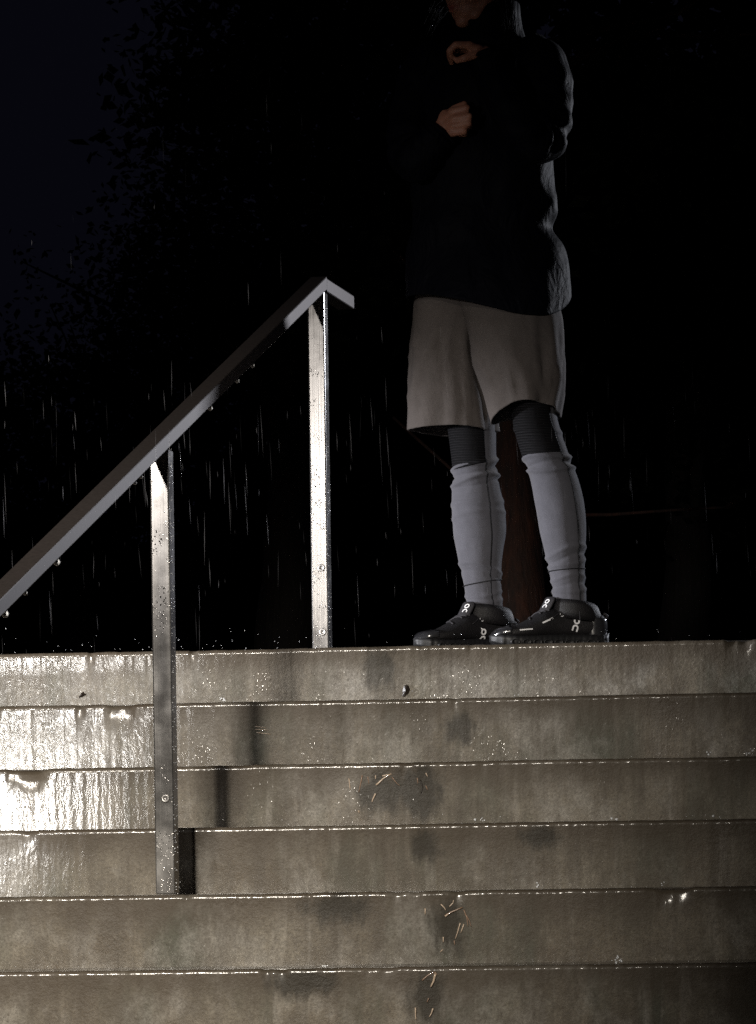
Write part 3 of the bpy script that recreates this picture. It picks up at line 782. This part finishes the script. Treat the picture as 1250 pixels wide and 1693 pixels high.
for k, s in enumerate((shA, shB)):
    sh, side, strip, mark, surf, tb, tg_o, heel, L, sdv = s
    mark(.30 if k else .41, .055 if k else .040, .0195, R(-14) if k else R(4), sh, side)
    # eyelet ring
    strip([(.42 + .0042/L*math.cos(t), .078 + .0042*math.sin(t)) for t in np.linspace(0, 5.4, 14)], .0018, sh, side, 'eyelet')
    fn = lambda a, b: (lambda r: (r[0] + r[1]*.0008, r[1]) if r[0] else (heel + FB*(a*L) + ZU*b, sdv))(tb.ray_cast(heel + (FA if not k else FB)*(a*L + .15) + sdv*(.012 + (b - .105)*0) + ZU*b, -(FA if not k else FB)))
    if k:
        strip([(.60 - .095*x, .058 + .012*x) for x in np.linspace(0, 1, 8)], .0038, sh, side)
        strip([(.80 - .022*x, .040 + .0006*x) for x in np.linspace(0, 5.0, 9)], .0030, sh, side)
    # small mark on the tongue
    fdv = FB if k else FA
    def tfn(a, b, tb=tb, heel=heel, fdv=fdv, sdv=sdv, L=L):
        o_ = heel + fdv*(.42*L + .15) + sdv*a + ZU*b
        loc, nor, _, _ = tb.ray_cast(o_, -fdv)
        if loc is None: loc, nor = heel + fdv*(.42*L) + sdv*a + ZU*b, fdv
        return loc + nor*.0008, nor
    z0, x0 = .112, .013
    strip([(x0 + .0042*math.cos(t), z0 + .0042*math.sin(t)) for t in np.linspace(0, 2*math.pi, 17)], .0028, tg_o, tfn, 'printed_mark')
    strip([(x0 + .0042*math.cos(t), z0 - .0125 + .0042*math.sin(t)) for t in np.linspace(-.6, math.pi + .6, 13)], .0026, tg_o, tfn, 'printed_mark')
# heel pull loops
for k, s in enumerate((shA, shB)):
    sh, heel, fdv = s[0], s[7], (FB if k else FA)
    pts = [heel + fdv*(.006 - .010*math.sin(t)) + ZU*(.070 + .014*(t/math.pi)) for t in np.linspace(0, math.pi, 9)]
    obj('pull_loop', tube(pts, .0032, 6, 'pull_loop'), M['tongue'], sh)

# ------------------------------------------------------------------ wet litter stuck to the risers
def on_riser(u, v, i, off=.003):
    return P(u, v, SY[i] + .001 - off)
def litter(name, label, cat, i, segs, group=None):
    """segs: polylines in photo pixels lying on riser i, with a radius and a material"""
    c = on_riser(segs[0][0][0][0], segs[0][0][0][1], i)
    root = empty(name, c); tag(root, label, cat, group)
    for pl, r, mt in segs:
        pts = []
        for a, b in zip(pl, pl[1:]):
            for t in np.linspace(0, 1, 4)[:-1]: pts.append(on_riser(a[0] + (b[0]-a[0])*t, a[1] + (b[1]-a[1])*t, i, r*.7))
        pts.append(on_riser(pl[-1][0], pl[-1][1], i, r*.7))
        n = len(pts); obj('twig', tube(pts, [r*(1 - .55*k/n) for k in range(n)], 6, 'twig'), M[mt], root)
G = 'wet twigs stuck to the risers'
litter('twig_cluster', 'cluster of wet twigs and straw stuck near the middle of third riser', 'twigs', 2,
       [([(622,1298),(634,1287),(647,1279)], .0026, 'straw'), ([(632,1283),(640,1281),(648,1280)], .0016, 'straw'), ([(577,1287),(578,1296),(579,1306)], .0016, 'straw'),
        ([(599,1282),(596,1297),(593,1310)], .0016, 'twig'), ([(621,1312),(617,1320),(615,1326)], .0024, 'straw'), ([(608,1284),(610,1296)], .0014, 'twig'),
        ([(621,1282),(621,1288)], .0020, 'straw'), ([(593,1340),(594,1344)], .0020, 'straw'), ([(648,1285),(656,1295),(661,1299)], .0013, 'twig')], G)
litter('twig_cluster', 'sparse dark twigs beside the straw cluster on the third riser', 'twigs', 2,
       [([(690,1286),(691,1295)], .0016, 'twig'), ([(704,1278),(707,1284)], .0016, 'straw'), ([(704,1299),(707,1306)], .0015, 'twig'), ([(695,1290),(699,1302),(696,1312)], .0018, 'deadleaf')], G)
litter('twig_cluster', 'tangle of bent wet twigs stuck on the fifth riser', 'twigs', 4,
       [([(729,1495),(735,1501),(737,1505)], .0017, 'straw'), ([(736,1514),(746,1508),(765,1500)], .0024, 'twig'), ([(736,1515),(741,1511)], .0027, 'straw'), ([(743,1499),(749,1493),(750,1488)], .0014, 'straw'),
        ([(767,1504),(772,1518),(774,1532)], .0015, 'twig'), ([(770,1512),(776,1522),(779,1532)], .0014, 'twig'), ([(761,1526),(757,1540),(753,1552)], .0017, 'straw'), ([(767,1528),(762,1542)], .0017, 'straw'),
        ([(703,1502),(703,1512)], .0017, 'straw'), ([(733,1549),(733,1558)], .0018, 'straw'), ([(751,1555),(752,1562)], .0014, 'twig'), ([(732,1570),(728,1574)], .0015, 'straw')], G)
litter('twig_cluster', 'curled straw and twigs stuck on the lowest visible riser', 'twigs', 5,
       [([(698,1621),(708,1612),(719,1607)], .0018, 'twig'), ([(720,1610),(717,1622),(712,1632)], .0030, 'straw'), ([(719,1607),(723,1612)], .0014, 'twig'),
        ([(687,1666),(687,1678),(688,1686)], .0019, 'straw'), ([(716,1667),(713,1676),(710,1681)], .0019, 'straw'), ([(709,1650),(706,1657)], .0015, 'twig')], G)
litter('straw_bits', 'few thin parallel straws on the second riser right of near post', 'twigs', 1,
       [([(422,1201),(440,1203)], .0010, 'straw'), ([(422,1206),(444,1207)], .0010, 'straw'), ([(424,1211),(448,1214)], .0012, 'straw')], G)
def leaf_flake(label, i, u, v, w, h, rot, seed):
    c = on_riser(u, v, i, .002); bm = bmesh.new(); n = 18; ring = []
    s = 1/684.
    ctr = bm.verts.new((0, -.006, 0))
    for k in range(n):
        t = 2*math.pi*k/n; r = 1 + .35*fbm((math.cos(t)*1.5 + seed, math.sin(t)*1.5, seed)) + .2*math.sin(3*t + seed)
        x, z = math.cos(t)*w*s*r/2, math.sin(t)*h*s*r/2
        ring.append(bm.verts.new((x*math.cos(rot) - z*math.sin(rot), .001*math.sin(2*t), x*math.sin(rot) + z*math.cos(rot))))
    for k in range(n): bm.faces.new((ctr, ring[k], ring[(k+1) % n]))
    o = obj('dead_leaf', from_bm('dead_leaf', bm), M['deadleaf'], None, False); o.location = c; sol(o, .002)
    tag(o, label, 'leaf', 'dark wet leaves on the top riser')
leaf_flake('crumpled dark wet leaf stuck low on the top riser below the shoes', 0, 671, 1142, 11, 19, -.3, 1.0)
leaf_flake('small dark leaf scrap on the top riser left of the near post', 0, 136, 1149, 13, 6, .55, 4.0)

# ------------------------------------------------------------------ splashes where drops hit the treads
bm = bmesh.new()
def blob(c, r):
    b2 = bmesh.ops.create_icosphere(bm, subdivisions=1, radius=r)
    for w in b2['verts']: w.co += c
spots = [(1240, 1245, 1, 9), (1020, 1585, 4, 12), (365, 1156, 0, 7), (795, 1357, 2, 7), (1168, 1250, 1, 3), (1094, 1465, 3, 3), (889, 1474, 3, 3), (1182, 1343, 2, 3), (1020, 1357, 2, 3), (545, 1560, 4, 3), (848, 1155, 0, 2)]
for u, v, i, n in spots:
    base = P(u, v, SY[i+1] + .02)
    base.z = SZ[i+1] + .003
    for k in range(n):
        a = random.uniform(0, 2*math.pi); d = random.uniform(0, .016)
        blob(base + Vector((math.cos(a)*d, math.sin(a)*d*.5, random.uniform(0, .016)*(1 - d/.02))), random.uniform(.0012, .0034))
for k in range(240):    # fine spray along the treads and above the landing
    i = random.choice([0, 0, 0, 0, 1, 2, 3, 4, 5]); x = random.uniform(-1.35, .75) if i else random.choice([random.uniform(-1.3, .7), random.uniform(-1.25, -.5)])
    z = SZ[i] + abs(random.gauss(0, .012 if i else .030)); blob(Vector((x, SY[i] + random.uniform(.01, .25), z)), random.uniform(.0005, .0010))
# spray bouncing off the right side of both posts
for base, top in ((p2, zb2), (p1, zb1)):
    for k in range(150):
        z = random.uniform(base.z, top); blob(base + sd*(PW + abs(random.gauss(0, .002))) + dr*random.uniform(-PW, PW*.2) + ZU*(z - base.z), random.uniform(.0005, .0013))
o = obj('rain_splashes', from_bm('rain_splashes', bm), M['splash'])
tag(o, 'tiny water splashes and beads along the step edges and posts', 'water splashes', kind='stuff')

# ------------------------------------------------------------------ falling rain
v, f = [], []
for k in range(480):
    y = random.uniform(-2.6, 3.0); u = random.uniform(-40, 1290); vv = random.uniform(60, 1090) if random.random() < .22 else random.uniform(640, 1085)
    c = P(u, vv, y)
    if c.z < .04: continue
    L = .012 + random.random()**1.6*.11; w = random.uniform(.0004, .0011)
    if u > 560 and random.random() < .45: continue
    d = Vector((random.gauss(.03, .03), random.gauss(0, .02), -1)).normalized()
    b = len(v)
    for q in range(3):
        t = q*2.0944; v.append(c + Vector((math.cos(t)*w, math.sin(t)*w, 0)))
    v += [c - d*L*.5, c + d*L*.5]
    for q in range(3): f += [(b+q, b+(q+1) % 3, b+3), (b+(q+1) % 3, b+q, b+4)]
o = obj('falling_rain', pydata('falling_rain', v, f), M['rain'], None, False)
tag(o, 'fine rain falling in front of the dark trees', 'rain', kind='stuff')

# ------------------------------------------------------------------ trees behind
def tree(label, base, h, r0, crown_c, crown_r, nleaf, seed, leaf=.07, branches=9, low=None, group='trees behind the landing', bk='bark2'):
    rnd = random.Random(seed); base = Vector(base)
    root = empty('tree', base); tag(root, label, 'tree', group)
    cc = Vector(crown_c); cr3 = Vector(crown_r); st = []
    top = Vector((cc.x, cc.y, cc.z + cr3.z*.5)); q = np.linspace(0, 1, 16)
    path = []
    for x in q:
        p = base.lerp(top, x); a = .10*math.sin(math.pi*x)
        path.append(p + Vector((a*fbm((x*2, seed, 0)), a*fbm((x*2, 0, seed)), 0)) - ZU*(.1 if x == 0 else 0))
    rad = [r0*(1.18 - .18*min(1, x*12))*(1 - .85*x) + .01 for x in q]
    rows = []
    st.append(tube(path, rad, 18, 't'))
    tips = []
    for k in range(branches):
        x = rnd.uniform(.35, .95); s = path[min(15, int(x*15))]
        e = cc + Vector([rnd.uniform(-.8, .8)*c for c in cr3]); 
        m = s.lerp(e, .5) + Vector((rnd.uniform(-.2, .2), rnd.uniform(-.2, .2), rnd.uniform(0, .3)))
        qq = np.linspace(0, 1, 8); st.append(tube([s*(1-t)**2 + m*2*t*(1-t) + e*t*t for t in qq], [r0*.35*(1-.85*t)*(1-.5*x) + .004 for t in qq], 7, 'b'))
        tips.append(e)
        for w in range(3):
            e2 = e + Vector([rnd.gauss(0, .35)*c for c in cr3]); st.append(tube([m.lerp(e, .6), m.lerp(e2, .6), e2], [.012, .009, .004], 5, 'b')); tips.append(e2)
    for pl in (low or []): st.append(tube([Vector(p) for p in pl[0]], pl[1], 6, 'b'))
    obj('trunk', join('trunk', st), M[bk], root)
    v, f = [], []
    ncl = max(20, nleaf//45)
    cl = []
    for k in range(ncl):
        while True:
            p = Vector((rnd.uniform(-1, 1), rnd.uniform(-1, 1), rnd.uniform(-1, 1)))
            if .35 < p.length < 1 + .12*fbm(p*2 + Vector((seed, 0, 0))): break
        cl.append((cc + Vector((p.x*cr3.x, p.y*cr3.y, p.z*cr3.z)), rnd.uniform(.5, 1.4)))
    cl += [(t, 1.0) for t in tips]
    for k in range(nleaf):
        c, sz = rnd.choice(cl); p = c + Vector((rnd.gauss(0, 1), rnd.gauss(0, 1), rnd.gauss(0, .8)))*leaf*2.4*sz
        a = Vector((rnd.gauss(0, 1), rnd.gauss(0, 1), rnd.gauss(0, .6))).normalized(); b = a.cross(Vector((rnd.gauss(0, 1), rnd.gauss(0, 1), rnd.gauss(0, 1)))).normalized()
        l = leaf*rnd.uniform(.6, 1.2); n_ = len(v)
        v += [p - a*l*.5, p + b*l*.28, p + a*l*.5, p - b*l*.28 + a.cross(b)*l*.08]; f.append((n_, n_+1, n_+2, n_+3))
    obj('crown', pydata('crown', v, f), M['leaf'], root, False)
tb_ = P(868, 1069, 3.9); tb_.z = -.03
tc3 = P(760, 60, 4.2)
b0, b1, b2, b3 = P(905, 852, 3.9), P(1010, 851, 3.7), P(1120, 843, 3.6), P(1216, 838, 3.5)
tree('reddish tree trunk directly behind the legs of the person', tb_, 4, .105, tc3, (.95, .8, .75), 8000, 3, .075, 9,
     [([b0, b1, b2, b3], [.007, .006, .005, .004]), ([b2.lerp(b3, .85), P(1218, 826, 3.5)], [.008, .010]), ([P(650, 690, 4.0), P(745, 775, 3.95), P(875, 803, 3.96)], [.005, .006, .008])], bk='bark')
t2 = P(470, 1069, 8.5); t2.z = -.03; c2 = P(480, 330, 8.5)
tree('broad dark tree behind the top of the handrail', t2, 4.5, .14, c2, (.66, .7, .88), 15000, 11, .052, 10)
t3 = P(150, 1069, 13.0); t3.z = -.03; c3 = P(130, 760, 13.0)
tree('low dark tree behind the left end of the handrail', t3, 2.5, .12, c3, (.85, .7, .62), 12000, 17, .055, 10)
t4 = P(1130, 1069, 9.5); t4.z = -.03; c4 = P(1130, 430, 9.5)
tree('dark tree to the right of the person', t4, 4, .13, c4, (.62, .6, 1.05), 8000, 23, .085, 8)
t5 = P(330, 1069, 16.0); t5.z = -.03; c5 = P(335, 640, 16.0)
tree('far dark tree between the two rail posts and the open sky', t5, 3.5, .14, c5, (.82, .7, .86), 14000, 31, .055, 10)
# the wood farther back reads as one dark mass
v, f = [], []
for k in range(34000):
    x = random.uniform(-9, 5); yy = random.uniform(24, 30); hmax = 2.2 + .9*fbm((x*.55, 3.3, 0)) + .85*max(0, x + 5)
    p = Vector((x, yy, random.uniform(-.2, 1)**1*hmax)); a = Vector((random.gauss(0, 1), random.gauss(0, 1), random.gauss(0, 1))).normalized(); b = a.orthogonal().normalized()
    l = random.uniform(.35, .85); n_ = len(v); v += [p - a*l*.5, p + b*l*.3, p + a*l*.5, p - b*l*.3]; f.append((n_, n_+1, n_+2, n_+3))
o = obj('far_wood', pydata('far_wood', v, f), M['leaf'], None, False)
tag(o, 'far dark wood closing off the background', 'wood', kind='stuff')
